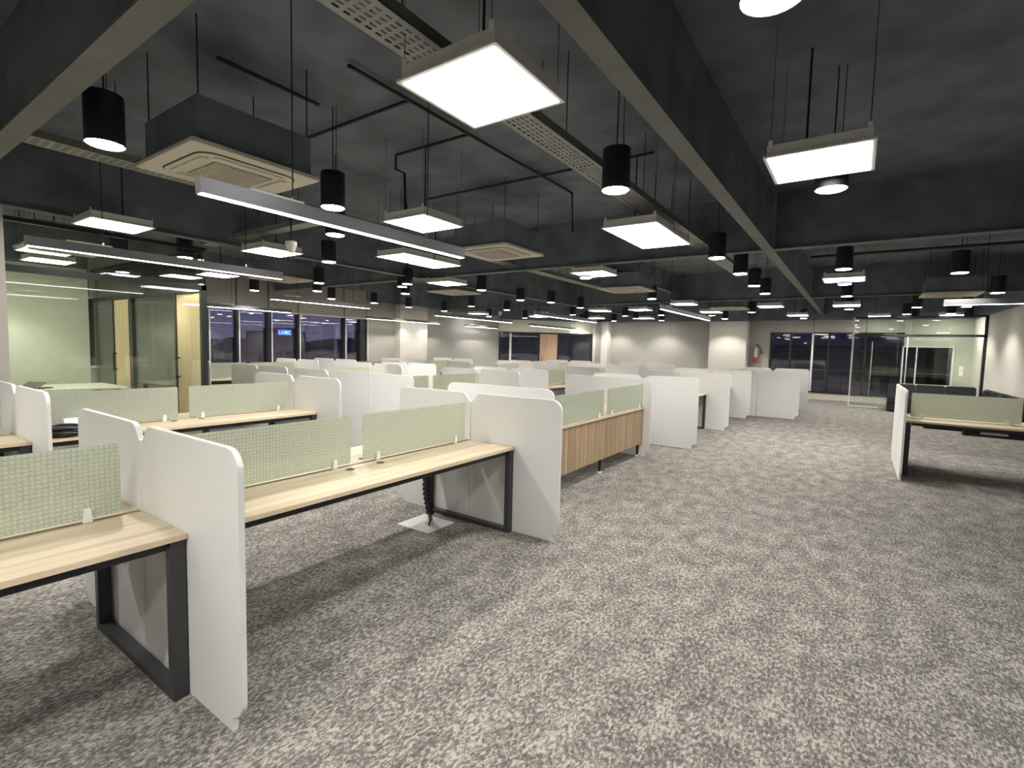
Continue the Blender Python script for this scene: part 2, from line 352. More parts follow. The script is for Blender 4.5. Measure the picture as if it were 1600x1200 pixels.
MB().box(-0.6, 0.6, -0.9, 0.75, 0.72, 0.75).build('table_top', 'table_top', ot, bevel=0.004)
for x, y in ((-.5, -.8), (.5, -.8), (-.5, .65), (.5, .65)): MB().box(x-.03, x+.03, y-.03, y+.03, 0, .72).build('leg', 'black_metal', ot)
lp = thing('laptop', 'dark folded laptop lying on the office meeting table', 'laptop', (-11.0, 2.25, 0.75), 0.5)
MB().box(-0.17, 0.17, -0.12, 0.12, 0, 0.018).build('base', 'black_plastic', lp, bevel=0.003)
MB().prism([(-0.12, 0.018), (-0.115, 0.018), (0.02, 0.10), (0.015, 0.105)], 'yz', -0.17, 0.17).build('screen', 'black_plastic', lp)

# ------------------------------------------------------------------ glass lounge front on the right
YG = 19.0
gr = thing('glass_partition', 'clear glass lounge front with thin black frame beside right wall', 'partition', (0, YG, 0))
MB().box(1.22, 2.90, -0.006, 0.006, 0.03, 2.21).build('pane', 'glass_clear', gr)
MB().box(0.62, 1.20, -0.006, 0.006, 0.03, 2.21).build('pane', 'glass_clear', gr)
MB().box(-0.12, 1.25, -0.006, 0.006, 2.28, 2.77).build('upper_pane', 'glass_clear', gr)
MB().box(1.27, 2.90, -0.006, 0.006, 2.28, 2.77).build('upper_pane', 'glass_clear', gr)
MB().box(-0.12, 2.95, -0.03, 0.03, 2.21, 2.28).build('transom', 'frame_black', gr)
MB().box(-0.12, 2.95, -0.03, 0.03, 2.77, 2.82).build('head_rail', 'frame_black', gr)
MB().box(2.88, 2.95, -0.03, 0.03, 0, 2.8).build('end_post', 'frame_black', gr)
MB().box(-0.16, -0.12, -0.03, 0.03, 0, 2.8).build('end_post', 'frame_white', gr)
MB().box(1.2, 1.225, -0.012, 0.012, 0.0, 2.21).build('joint', 'frame_white', gr)
for z in (2.35, 2.55, 2.7): MB().box(-0.13, -0.05, -0.03, 0.03, z, z+.03).build('patch_fitting', 'chrome', gr)
d4 = sgroup('door_4', (0, YG, 0))
MB().box(-0.11, 0.61, -0.006, 0.006, 0.02, 2.20).build('leaf', 'glass_clear', d4)
MB().tube([(0.36, -0.05, 0.35), (0.36, -0.05, 2.05)], 0.016, 8).build('handle', 'chrome', d4)
MB().box(-0.11, 0.61, -0.012, 0.012, 0.01, 0.05).build('bottom_rail', 'frame_white', d4)
def sofa(label, loc, rz, w, n):
    t = thing('sofa', label, 'sofa', loc, rz)
    MB().box(0, w, 0.02, 0.72, 0.04, 0.24).build('base', 'leather', t, bevel=0.01)
    for i in range(n):
        a, b = i*w/n+0.006, (i+1)*w/n-0.006
        MB().box(a, b, 0.0, 0.55, 0.24, 0.43).build('seat_cushion', 'leather', t, bevel=0.03)
        MB().prism([(0.53, 0.40), (0.72, 0.40), (0.72, 0.80), (0.60, 0.80)], 'yz', a, b).build('back_cushion', 'leather', t, bevel=0.025)
    for x in (0.08, w-0.08):
        for y in (0.1, 0.64): MB().cyl((x, y), 0.02, 0, 0.05).build('foot', 'black_metal', t)
sofa('black leather sofa backed against the glass lounge front', (0.8, 18.2, 0), 0, 2.0, 3)
sofa('black leather sofa along the beige right wall', (2.2, 17.9, 0), -math.pi/2, 3.7, 5)

# ------------------------------------------------------------------ desks
def panel_profile(w, h, notch=True, foot=True):
    p = [(0.0, 0.0), (w-0.075, 0.0), (w-0.075, 0.06), (w-0.06, 0.065)]
    for i in range(6): a = math.radians(-90+90*i/5); p.append((w-0.07+0.07*math.cos(a), 0.14+0.07*math.sin(a)))
    for i in range(7): a = math.radians(90*i/6); p.append((w-0.09+0.09*math.cos(a), h-0.09+0.09*math.sin(a)))
    if notch:
        for i in range(6): a = math.radians(90+60*i/5); p.append((0.115+0.08*math.cos(a), h-0.08+0.08*math.sin(a)))
        p += [(0.018, h-0.075), (0.0, h-0.08)]
    else: p.append((0.0, h))
    return p
PT = 0.025
def panel_mesh(w, h, notch, flip):
    pts = panel_profile(w, h, notch)
    if flip: pts = [(-u, z) for u, z in pts]
    return MB().prism(pts, 'xz', -PT/2, PT/2).mesh('privacy_panel', 'white_panel', bevel=0.0025)
PW, PH = 0.94, 1.18
PMESH = {(s, n): panel_mesh(PW, PH, n, s < 0) for s in (-1, 1) for n in (True, False)}
def panel(x, y, side, label, rz=0.0, notch=True, group='white privacy panels'):
    return tag(put('privacy_panel', PMESH[(side, notch)], None, (x+side*0.004*math.cos(rz), y+side*0.004*math.sin(rz), 0), rz), label, 'panel', group)
DH, DD = 0.75, 0.50
def bench_proto(length, riser=False):
    """double-sided two-seat-per-side bench; local y from 0 to length, centre line x=0"""
    t = thing('desk_bench', 'oak topped office bench', 'desk')
    y0, y1, mid = 0.016, length-0.016, length/2
    for s in (-1, 1):
        a, b = sorted((s*0.018, s*DD))
        top = MB().box(a, b, y0, y1, DH-0.024, DH).build('desktop', 'oak_light', t, bevel=0.0015)
        e = sorted((s*(DD-0.001), s*(DD+0.0015)))
        MB().box(e[0], e[1], y0, y1, DH-0.024, DH-0.0015).build('edge_band', 'edge_band', top)
        for gy in (mid-0.13, mid+0.13):
            MB().lathe([(0.030, DH-0.002), (0.030, DH+0.002), (0.024, DH+0.002), (0.022, DH+0.0008)], (s*0.10, gy), 18).build('grommet', 'black_plastic', top)
        MB().box(*sorted((s*(DD-0.07), s*(DD-0.03))), y0+0.07, y1-0.07, DH-0.064, DH-0.024).build('frame_rail', 'black_metal', t)
    for ya, yb in ((y0+0.004, y0+0.064), (y1-0.064, y1-0.004)):
        m_ = MB()
        m_.box(-DD+0.01, -DD+0.055, ya, yb, 0.0, DH-0.024).box(DD-0.055, DD-0.01, ya, yb, 0.0, DH-0.024)
        m_.box(-DD+0.055, DD-0.055, ya, yb, 0.0, 0.035).box(-DD+0.055, DD-0.055, ya, yb, DH-0.064, DH-0.024)
        m_.build('leg_frame', 'grey_leg', t)
    MB().box(-0.09, 0.09, 0.25, length-0.25, DH-0.13, DH-0.12).box(-0.09, -0.085, 0.25, length-0.25, DH-0.12, DH-0.03).box(0.085, 0.09, 0.25, length-0.25, DH-0.12, DH-0.03).build('cable_tray', 'black_metal', t)
    for a, b in ((0.10, mid-0.055), (mid+0.055, length-0.10)):
        sc = MB().prism(rrect(a, b, DH+0.015, 1.10, 0.012, 3), 'yz', -0.004, 0.004).build('glass_screen', 'glass_frosted', t)
        for cyy in (a+0.13, b-0.13):
            for s in (-1, 1):
                MB().prism([(cyy-0.018, DH), (cyy+0.018, DH), (cyy+0.011, DH+0.062), (cyy-0.011, DH+0.062)], 'yz', *sorted((s*0.004, s*0.016))).build('clip', 'clip_white', sc)
    return t
protos = {}
def bench(x, y, length, label, group, rz=0.0):
    key = round(length, 2)
    if key not in protos:
        protos[key] = bench_proto(length); o = protos[key]; o.location = (x, y, 0); o.rotation_euler.z = rz; o['label'] = label; o['group'] = group
        return o
    return copy_tree(protos[key], (x, y, 0), rz, label, group)

C1, C2, C3, C4 = -2.88, -5.92, -8.92, -11.9
ROW = {C1: 'in the bench row beside the open aisle', C2: 'in the second bench row from the aisle', C3: 'in the third bench row from the aisle', C4: 'in the bench row along the left windows', -2.05: 'in the short bench near the extinguisher wall'}
BG = 'double-sided oak benches'
RN = {C1: 'the aisle row', C2: 'the second row', C3: 'the third row', C4: 'the window row', -2.05: 'the extinguisher row'}
def run(c, ys, where, gap=''):
    for a, b in zip(ys, ys[1:]):
        pos = '' if len(ys) == 2 else ('first ' if a == ys[0] else 'second ')
        bench(c, a, b-a, '%soak double bench in %s, %s' % (pos, RN[c], where), BG)
    for i, y in enumerate(ys):
        nm = 'start' if i == 0 else ('end' if i == len(ys)-1 else 'middle')
        for s in (-1, 1):
            panel(c, y, s, 'white privacy panel, %s side, %s of %s, %s' % ('aisle' if s > 0 else 'window', nm, RN[c], where), notch=not (c == C2 and y == 4.84))
run(C1, [-1.59, 0.97, 3.53], 'by the office')
run(C2, [-1.48, 1.08, 3.66], 'by the office')
C1B = -3.03; ROW[C1B] = ROW[C1]; RN[C1B] = RN[C1]
run(C1B, [8.39, 10.86, 13.3], 'past the wood-fronted desk')
for c, ys, w_ in ((C2, [4.84, 7.45], 'central block'), (C3, [4.8, 7.4], 'central block'), (C4, [4.9, 7.42], 'central block'),
                  (C2, [8.45, 10.92, 13.36], 'far block'), (C3, [8.45, 10.92, 13.36], 'far block'), (C4, [8.55, 11.02, 13.46], 'far block'),
                  (C2, [14.1, 16.66], 'by the far wall'), (C3, [14.1, 16.66], 'by the far wall'), (-2.05, [14.05, 16.7], 'by the far wall')):
    run(c, ys, w_)
panel(-6.88, 4.84, -1, 'white privacy panel standing alone behind the central second-row bench')
# single-sided desk with wooden back facing the aisle
sd = thing('desk_bench', 'single-sided oak desk with vertical-grain wood back facing the aisle', 'desk', (0, 0, 0))
YA, YB, XB = 4.42, 7.32, -2.62
top = MB().box(XB-0.62, XB+0.02, YA+0.015, YB-0.015, DH-0.024, DH).build('desktop', 'oak_light', sd, bevel=0.0015)
MB().box(XB+0.019, XB+0.022, YA+0.015, YB-0.015, DH-0.024, DH-0.0015).build('edge_band', 'edge_band', top)
MB().box(XB-0.012, XB+0.008, YA+0.02, YB-0.02, 0.2, DH-0.03).build('modesty_panel', 'oak_dark', sd)
for i in range(1, 6):
    yj = YA+0.02+i*(YB-YA-0.04)/6+random.uniform(-.05, .05)
    MB().box(XB+0.006, XB+0.0095, yj-0.004, yj+0.004, 0.2, DH-0.03).build('inlay_strip', 'edge_band', sd)
for y in (YA+0.1, 5.92, YB-0.06):
    lg = MB().cyl((XB-0.05, y), 0.016, 0.02, 0.22, 14, 0.024).build('leg', 'black_metal', sd)
    MB().cyl((XB-0.05, y), 0.028, 0, 0.02, 14).build('foot', 'clip_white', lg)
    lg = MB().cyl((XB-0.57, y), 0.022, 0.02, DH-0.024, 14, 0.024).build('leg', 'black_metal', sd)
    MB().cyl((XB-0.57, y), 0.028, 0, 0.02, 14).build('foot', 'clip_white', lg)
for a, b in ((4.62, 5.86), (5.98, YB-0.06)):
    sc = MB().prism(rrect(a, b, DH+0.012, 1.10, 0.01, 3), 'yz', XB-0.004, XB+0.004).build('glass_screen', 'glass_frosted', sd)
    for cyy in (a+0.13, b-0.13):
        MB().prism([(cyy-0.018, DH), (cyy+0.018, DH), (cyy+0.011, DH+0.062), (cyy-0.011, DH+0.062)], 'yz', XB+0.004, XB+0.016).build('clip', 'clip_white', sc)
PWIDE = {}
def wide_panel(x0, x1, y, label, seam=True):
    pts = [(x0+(x1-x0)*0, 0), (x1-0.06, 0)]
    w = x1-x0; pts = []
    prof = panel_profile(w, PH, False)
    left = [(0.0, PH-0.09)]
    pts = [(x0+u, z) for u, z in prof[:-1]]
    for i in range(7): a = math.radians(90+90*i/6); pts.append((x0+0.09+0.09*math.cos(a), PH-0.09+0.09*math.sin(a)))
    pts.append((x0, 0.0))
    pts = [q for i, q in enumerate(pts) if not (i == 0)]
    o = MB().prism(pts, 'xz', y-PT/2, y+PT/2).build('privacy_panel', 'white_panel', bevel=0.0025)
    tag(o, label, 'panel', 'wide white privacy panels')
    return o
wide_panel(-3.97, -2.52, YA, 'wide white privacy panel at the near end of the wood-backed desk')
wide_panel(-3.97, -2.50, YB, 'wide white privacy panel at the far end of the wood-backed desk')
# bench across the aisle (runs left-right)
rb = bench(0.57, 9.0, 2.56, 'oak bench across the aisle facing the lounge', BG, -math.pi/2)
for s, nm in ((-1, 'camera'), (1, 'lounge')):
    panel(0.55, 9.0, s, 'white privacy panel on the %s side, closing the bench across the aisle' % ('lounge' if s > 0 else 'open'), math.pi/2)
MB().box(0.34, 0.345, 0.63, 2.03, 0.60, 0.71).box(0.20, 0.34, 0.63, 2.03, 0.60, 0.605).box(0.20, 0.34, 0.63, 0.635, 0.60, 0.72).build('cable_basket', 'black_metal', rb)
for a, b in ((0.79, 1.05), (1.23, 1.53)): MB().box(0.345, 0.35, a, b, 0.635, 0.665).build('basket_slot', 'lamp_white', rb)

# ------------------------------------------------------------------ things on and under the desks
fb = thing('floor_box', 'square metal floor plate with cable outlet under the bench', 'floor box', (-3.1, 3.18, 0), 0.0)
MB().box(-0.19, 0.19, -0.17, 0.17, 0.0, 0.006).build('plate', 'plate_metal', fb)
MB().lathe([(0.035, 0.006), (0.04, 0.012), (0.025, 0.03), (0.02, 0.07)], (0.03, 0.02), 14).build('outlet', 'chrome', fb)
MB().tube([(0.04, 0.03, 0.05), (0.06, 0.0, 0.06), (0.06, -0.03, 0.008)], 0.009).build('plug', 'black_plastic', fb)
cs = thing('cable_spine', 'black segmented cable riser hanging from bench to floor plate', 'cable riser', (-3.07, 3.20, 0))
for i in range(13):
    z = 0.09+i*0.043; dx = -0.02*math.sin(i/12*math.pi); dy = -0.03*math.sin(i/12*math.pi)
    MB().box(dx-0.033, dx+0.033, dy-0.022, dy+0.022, z, z+0.034).build('link', 'black_plastic', cs, bevel=0.005)
MB().tube([(0, 0, 0.03), (0, -0.005, 0.1)]+[(-0.02*math.sin(i/12*math.pi), -0.03*math.sin(i/12*math.pi), 0.1+i*0.043) for i in range(13)], 0.014).build('cable', 'black_plastic', cs)
co = thing('cable_coil', 'loose heap of coiled black cables on the second-row desk', 'cable', (-5.60, 1.34, DH))
for k in range(9):
    cx, cyy, rx, ry, z = random.uniform(-.03, .03), random.uniform(-.03, .03), random.uniform(.12, .17), random.uniform(.12, .17), 0.012+k*0.007
    pts = [(cx+rx*math.cos(a)*(1+.05*math.sin(3*a+k)), cyy+ry*math.sin(a), z+0.01*math.sin(2*a+k)) for a in [2*math.pi*i/22 for i in range(23)]]
    MB().tube(pts, 0.009, 6).build('cable_loop', 'black_plastic', co, smooth=True)
bx = thing('socket_box', 'small white socket box beside the black cable heap', 'box', (-5.86, 1.43, DH), 0.0)
MB().prism([(-.05, 0), (.05, 0), (.05, .07), (.02, .11), (-.05, .11)], 'xz', -.065, .065).build('body', 'clip_white', bx, bevel=0.004)
for y in (-.035, .02): MB().box(0.05, 0.052, y-.015, y+.015, 0.015, 0.04).build('socket', 'black_plastic', bx)
fe = thing('fire_extinguisher', 'silver and red fire extinguisher hung beside the pillar', 'fire extinguisher', (-3.18, YF-0.125, 1.27))
MB().lathe([(0.02, 0.16), (0.075, 0.17), (0.08, 0.2), (0.08, 0.48), (0.06, 0.55), (0.025, 0.58), (0.025, 0.62)], n=18).build('cylinder', 'silver_paint', fe, smooth=True)
MB().lathe([(0.07, 0.0), (0.08, 0.02), (0.081, 0.19), (0.07, 0.2)], n=18).build('lower_band', 'red_paint', fe, smooth=True)
MB().box(-0.02, 0.11, -0.015, 0.015, 0.62, 0.65).box(-0.02, 0.09, -0.012, 0.012, 0.67, 0.69).build('valve_handle', 'black_plastic', fe)
MB().tube([(0.02, 0, 0.63), (0.10, -0.02, 0.62), (0.16, -0.02, 0.52), (0.19, -0.02, 0.40)], 0.016, 8).build('hose', 'black_plastic', fe)
MB().tube([(0.18, -0.02, 0.44), (0.21, -0.02, 0.33)], 0.028, 10).build('nozzle', 'black_plastic', fe)
MB().box(-0.03, 0.03, 0.08, 0.12, 0.3, 0.5).build('bracket', 'black_metal', fe)
sp = thing('wall_switch', 'white wall switch plate inside the lounge beside window', 'switch', (2.72, YF-0.012, 1.2))
MB().box(-0.05, 0.05, 0, 0.012, -0.15, 0.15).build('plate', 'clip_white', sp, bevel=0.003)
MB().box(-0.02, 0.02, -0.006, 0, -0.03, 0.03).build('rocker', 'frame_white', sp)

# ------------------------------------------------------------------ ceiling structure
def ibeam(name, a, b, z0=3.0, z1=ZS, w=0.13):
    t = sgroup(name)
    (xa, ya), (xb, yb) = a, b
    if xa == xb:
        MB().box(xa-w/2, xa+w/2, ya, yb, z0, z0+0.018).build('bottom_flange', 'steel_black', t)
        MB().box(xa-0.012, xa+0.012, ya, yb, z0+0.018, z1).build('web', 'black_ceiling', t)
    else:
        MB().box(xa, xb, ya-w/2, ya+w/2, z0, z0+0.018).build('bottom_flange', 'steel_black', t)
        MB().box(xa, xb, ya-0.012, ya+0.012, z0+0.018, z1).build('web', 'black_ceiling', t)
k = 1
for x in (-1.08, -7.7): ibeam('ceiling_beam', (x, -5), (x, YF-0.06))
for y in (0.95, 7.64, 14.4):
    ibeam('ceiling_beam', (XL, y), (-7.77, y)); ibeam('ceiling_beam', (-7.63, y), (-1.15, y)); ibeam('ceiling_beam', (-1.01, y), (XR if y > 12 else 7.0, y))
for x in (-4.4,): ibeam('ceiling_beam', (x, 7.71), (x, 14.33), 3.25, ZS, 0.1)
def slot_tray(label, x0, x1, y0, y1, z, perf=True):
    t = thing('cable_tray', label, 'cable tray', (0, 0, 0), 0, 'perforated ceiling cable trays')
    bm = bmesh.new(); w = x1-x0; nx = 11
    xs = [x0]
    for q in range(5): xs += [x0+0.03+q*(w-0.06)/5+0.012, x0+0.03+q*(w-0.06)/5+0.028]
    xs.append(x1); py = 0.062; ny = int((y1-y0)/py)
    ys = []
    for j in range(ny): ys += [y0+j*py, y0+j*py+py*0.4]
    ys.append(y0+ny*py)
    g = [[bm.verts.new((x, y, z)) for y in ys] for x in xs]
    for i in range(nx):
        for j in range(len(ys)-1):
            if perf and i % 2 == 1 and j % 2 == 1: continue
            bm.faces.new((g[i][j], g[i+1][j], g[i+1][j+1], g[i][j+1]))
    bmesh.ops.delete(bm, geom=[v for v in bm.verts if not v.link_faces], context='VERTS')
    r = bmesh.ops.extrude_face_region(bm, geom=list(bm.faces))
    bmesh.ops.translate(bm, verts=[v for v in r['geom'] if isinstance(v, bmesh.types.BMVert)], vec=(0, 0, 0.003))
    bmesh.ops.recalc_face_normals(bm, faces=bm.faces)
    me = bpy.data.meshes.new('tray_bottom'); bm.to_mesh(me); bm.free(); me.materials.append(MATS['tray_metal']); put('tray_bottom', me, t)
    for x in (x0, x1-0.004): MB().box(x, x+0.004, y0, y1, z, z+0.06).build('side_flange', 'tray_metal' if x == x0 else 'steel_black', t)
    for y in [y0+0.6+1.6*i for i in range(int((y1-y0)/1.6))]:
        for x in (x0+0.01, x1-0.01): MB().tube([(x, y, z), (x, y, ZS)], 0.004, 5).build('hanger_rod', 'black_metal', t)
slot_tray('perforated grey cable tray hung beside the main steel beam', -2.08, -1.84, -0.5, 10.8, 3.12)
slot_tray('perforated cable tray running over the second bench row', -5.5, -5.26, 1.05, 12.5, 3.12)
t3 = thing('cable_tray', 'cross cable tray running over the office corner', 'cable tray', (0, 0, 0), 0, 'perforated ceiling cable trays')
MB().box(-8.7, -5.55, 3.78, 3.98, 3.12, 3.125).box(-8.7, -5.55, 3.78, 3.785, 3.12, 3.18).box(-8.7, -5.55, 3.975, 3.98, 3.12, 3.18).build('tray_bottom', 'tray_metal', t3)
for x in (-8.2, -7.2, -6.2): MB().tube([(x, 3.9, 3.12), (x, 3.9, ZS)], 0.004, 5).build('hanger_rod', 'black_metal', t3)
def conduit(label, pts, r=0.016):
    o = MB().tube(pts, r, 7).build('conduit_pipe', 'black_metal'); tag(o, label, 'pipe', 'black ceiling conduits')
zc = ZS-0.05
conduit('long black conduit along the slab over the first bench row', [(-3.3, 2.5, zc), (-3.3, 6.1, zc), (-3.3, 6.15, 3.2)])
conduit('short black conduit branch above the first hanging downlight', [(-4.9, 3.12, zc), (-3.32, 3.12, zc)])
conduit('hooked black conduit branch dropping to a panel light', [(-3.32, 3.92, zc), (-4.35, 3.92, zc), (-4.35, 3.92, 3.55), (-4.25, 3.96, 3.50), (-4.25, 3.98, 3.0)])
conduit('black conduit crossing from the main tray to second tray', [(-5.2, 5.3, zc), (-1.9, 5.3, zc)])
conduit('stub of black conduit beside the air conditioner', [(-4.05, 1.9, zc), (-4.05, 2.75, zc)])
conduit('black conduit run over the aisle crossing', [(-0.9, 12.0, 3.6), (2.7, 12.0, 3.6)], 0.03)

# ------------------------------------------------------------------ lamps
ZL = 2.9
def panel_light_proto():
    t = thing('ceiling_panel_light', '', 'ceiling light')
    MB().prism(rrect(-0.31, 0.31, -0.31, 0.31, 0.004, 1), 'xy', 0, 0.012).build('rim', 'lamp_white', t)
    MB().box(-0.29, 0.29, -0.29, 0.29, 0.012, 0.085).build('housing', 'lamp_white', t, bevel=0.003)
    MB().box(-0.285, 0.285, -0.285, 0.285, -0.003, 0.0).build('diffuser', 'panel_glow', t)
    MB().tube([(-0.1, 0.12, 0.08), (-0.1, 0.12, ZS-ZL)], 0.008, 6).build('power_cable', 'black_metal', t)
    for s in (-1, 1):
        for q in (-1, 1):
            MB().box(s*0.27-0.012, s*0.27+0.012, q*0.288-0.003, q*0.288+0.003, 0.06, 0.115).build('hanging_bracket', 'lamp_white', t)
            MB().tube([(s*0.27, q*0.288, 0.11), (s*0.27, q*0.288, ZS-ZL)], 0.0025, 5).build('wire', 'aluminium', t)
    return t
PL = [(-1.66,2.08),(-0.29,4.06),(-3.92,3.93),(-2.04,5.32),(-2.04,5.95),(-7.2,2.2),(-7.1,4.05),(-5.66,5.3),(-5.66,5.93),(-7.12,7.85),(-3.82,7.95),
      (-12.4,15.5),(-10.9,17.6),(-9.0,19.0),(-3.99,14.0),(-3.98,17.03),(-7.19,15.52),(-5.79,15.52),(-7.1,19.6),(-2.05,15.45),(-0.27,10.36),(-0.31,15.68),(-1.72,19.2),(0.5,20.2),(2.3,20.2),
      (-10.34,2.3),(-11.6,2.6),(-10.6,4.9),
      (-0.29,-1.2),(-1.66,0.0),(-2.04,-2.2),(-3.92,-1.2),(-5.7,-1.2),(1.5,1.5),(3.6,4.0),(3.6,8.5),(-5.7,0.2),(1.9,-1.2),(-10.4,0.2),(-10.4,-2.5)]  # this last row: out-of-view panels added for fill light, following the grid
def where(x, y):
    if x < XO and y < YO: return 'inside the glass office'
    if y > YG and x > -0.2: return 'inside the glass lounge'
    if x > -1.0: return 'over the open aisle'
    if x > -2.5: return 'beside the main steel beam'
    if x > -4.6: return 'over the first bench row'
    if x > -6.6: return 'over the second bench row'
    if x > -9.9: return 'over the third bench row'
    return 'near the left window wall'
def along(y):
    if y < 0.5: return 'added as unseen fill by the near wall'
    if y < 4.4: return 'level with the glass office'
    if y < 7.64: return 'level with the wood-backed desk'
    if y < 10.9: return 'just past the cross beam'
    if y < 14.4: return 'between the two far cross beams'
    return 'near the far wall'
pp = panel_light_proto()
for i, (x, y) in enumerate(PL):
    lb = 'square white suspended panel light %s, %s' % (where(x, y), along(y))
    if i == 0: pp.location = (x, y, ZL); pp['label'] = lb; pp['group'] = 'square panel lights'
    else: copy_tree(pp, (x, y, ZL), 0, lb, 'square panel lights')
ZD = 2.85
spot = bpy.data.lights.new('downlight_beam', 'SPOT'); spot.energy = W_DOWN; spot.color = (1.0, 0.95, 0.88)
spot.spot_size = math.radians(118); spot.spot_blend = 0.55; spot.shadow_soft_size = 0.035
def downlight_proto():
    t = thing('pendant_downlight', '', 'ceiling light')
    n = 24; b = MB()
    b.lathe([(0.10, 0.012), (0.108, 0.0), (0.108, 0.31), (0.103, 0.315)], n=n).build('housing', 'downlight_black', t, smooth=True)
    MB().cyl((0, 0), 0.096, -0.004, 0.014, n).build('diffuser', 'down_glow', t)
    lo = put('beam', spot, t, (0, 0, -0.045))
    MB().tube([(0, 0, 0.29), (0, 0, ZS-ZD)], 0.005, 6).build('stem', 'black_metal', t)
    MB().tube([(0.05, 0, 0.29), (0.05, 0, ZS-ZD)], 0.003, 5).build('wire', 'black_metal', t)
    return t
DL = [(-4.1, 1.22), (-0.32, 2.02), (-4.07, 2.91), (-1.64, 3.74), (-0.24, 4.53), (-5.05, 3.64), (-6.79, 4.78), (-9.35, 6.34), (-10.83, 7.3), (-12.27, 8.72), (-8.52, 3.48), (-12.28, 6.54), (-12.16, 10.14), (-8.15, 7.55), (-7.69, 7.26), (-9.16, 8.59), (-12.25, 11.64), (-6.91, 8.74), (-7.36, 10.95), (-6.94, 11.82), (-9.97, 12.11), (-12.24, 13.35), (-9.72, 13.66), (-12.44, 16.24), (-6.96, 13.61), (-11.53, 17.53), (-12.72, 19.14), (-10.22, 20.2), (-9.27, 18.66), (-1.61, 7.04), (-1.6, 8.59), (-1.65, 10.21), (-1.66, 11.62), (-4.0, 7.99), (-4.14, 11.82), (-8.64, 16.3), (-7.04, 17.34), (-7.2, 18.82), (-5.7, 17.28), (-6.63, 20.2), (-8.7, 20.2), (-2.73, 16.69), (-4.14, 17.83), (-4.1, 19.65), (-0.24, 8.75), (-0.26, 10.6), (-0.26, 12.72), (-0.26, 16.3), (-1.6, 19.89), (1.16, 9.8), (2.1, 12.99), (1.15, 16.09), (1.11, 18.56), (2.1, 16.23), (2.1, 18.63), (1.4, 19.8), (2.6, 19.6), (-9.3, 2.9), (-12.2, 1.9), (-1.5, -0.75), (-0.28, -0.8), (-5.0, -0.6), (-0.28, -2.6)]  # entries at negative y: out of view, added to light the near panel faces
dp = downlight_proto()
for i, (x, y) in enumerate(DL):
    lb = 'black cylinder pendant downlight %s, %s' % (where(x, y), along(y))
    if i == 0: dp.location = (x, y, ZD); dp['label'] = lb; dp['group'] = 'black pendant downlights'
    else: copy_tree(dp, (x, y, ZD), 0, lb, 'black pendant downlights')
ZN = 2.40
def linear_light(x, y0, y1, label):
    t = thing('linear_pendant_light', label, 'ceiling light', (x, y0, ZN), 0, 'linear pendant lights')
    l = y1-y0
    MB().box(-0.03, 0.03, 0, l, 0.0, 0.085).build('profile', 'aluminium', t)
    MB().box(-0.026, 0.026, 0.006, l-0.006, -0.004, 0.0).build('diffuser', 'line_glow', t)
    for y in (-0.004, l): MB().box(-0.03, 0.03, y, y+0.004, -0.002, 0.087).build('end_cap', 'aluminium', t)
    MB().box(-0.018, 0.018, 0.28, 0.62, 0.085, 0.10).build('driver_cover', 'lamp_white', t)
    for y in (0.55, l-0.45):
        MB().tube([(0, y, 0.085), (0, y, ZS-ZN)], 0.004, 6).build('wire', 'black_metal', t)
        MB().cyl((0, y), 0.009, 0.085, 0.12, 8).build('wire_grip', 'chrome', t)
for x, a, b, l in ((-3.0, 1.30, 3.5, 'level with the glass office, over the first bench row'), (-6.1, 1.22, 3.6, 'level with the glass office, over the second bench row'), (-9.1, 5.15, 7.45, 'over the third row, central block'),
                   (-12.7, 5.65, 7.75, 'by the left windows, central block'), (-12.7, 10.3, 13.6, 'by the left windows, far block'), (-9.25, 9.75, 13.3, 'over the third row, far block'),
                   (-6.42, 10.2, 13.6, 'over the second row, far block'), (-3.12, 9.45, 13.2, 'over the first row, past the wood-backed desk'), (-9.7, 15.1, 18.6, 'over the third row, by far wall'), (-12.8, 15.2, 17.3, 'by the left corner room')):
    linear_light(x, a, b, 'slim linear pendant light '+l)
rl = thing('linear_pendant_light', 'slim linear pendant light over the bench across the aisle', 'ceiling light', (1.03, 10.0, ZN), -math.pi/2, 'linear pendant lights')
MB().box(-0.03, 0.03, 0, 2.3, 0.0, 0.085).build('profile', 'aluminium', rl)
MB().box(-0.026, 0.026, 0.006, 2.294, -0.004, 0.0).build('diffuser', 'line_glow', rl)
for y in (0.45, 1.85): MB().tube([(0, y, 0.085), (0, y, ZS-ZN)], 0.004, 6).build('wire', 'black_metal', rl)
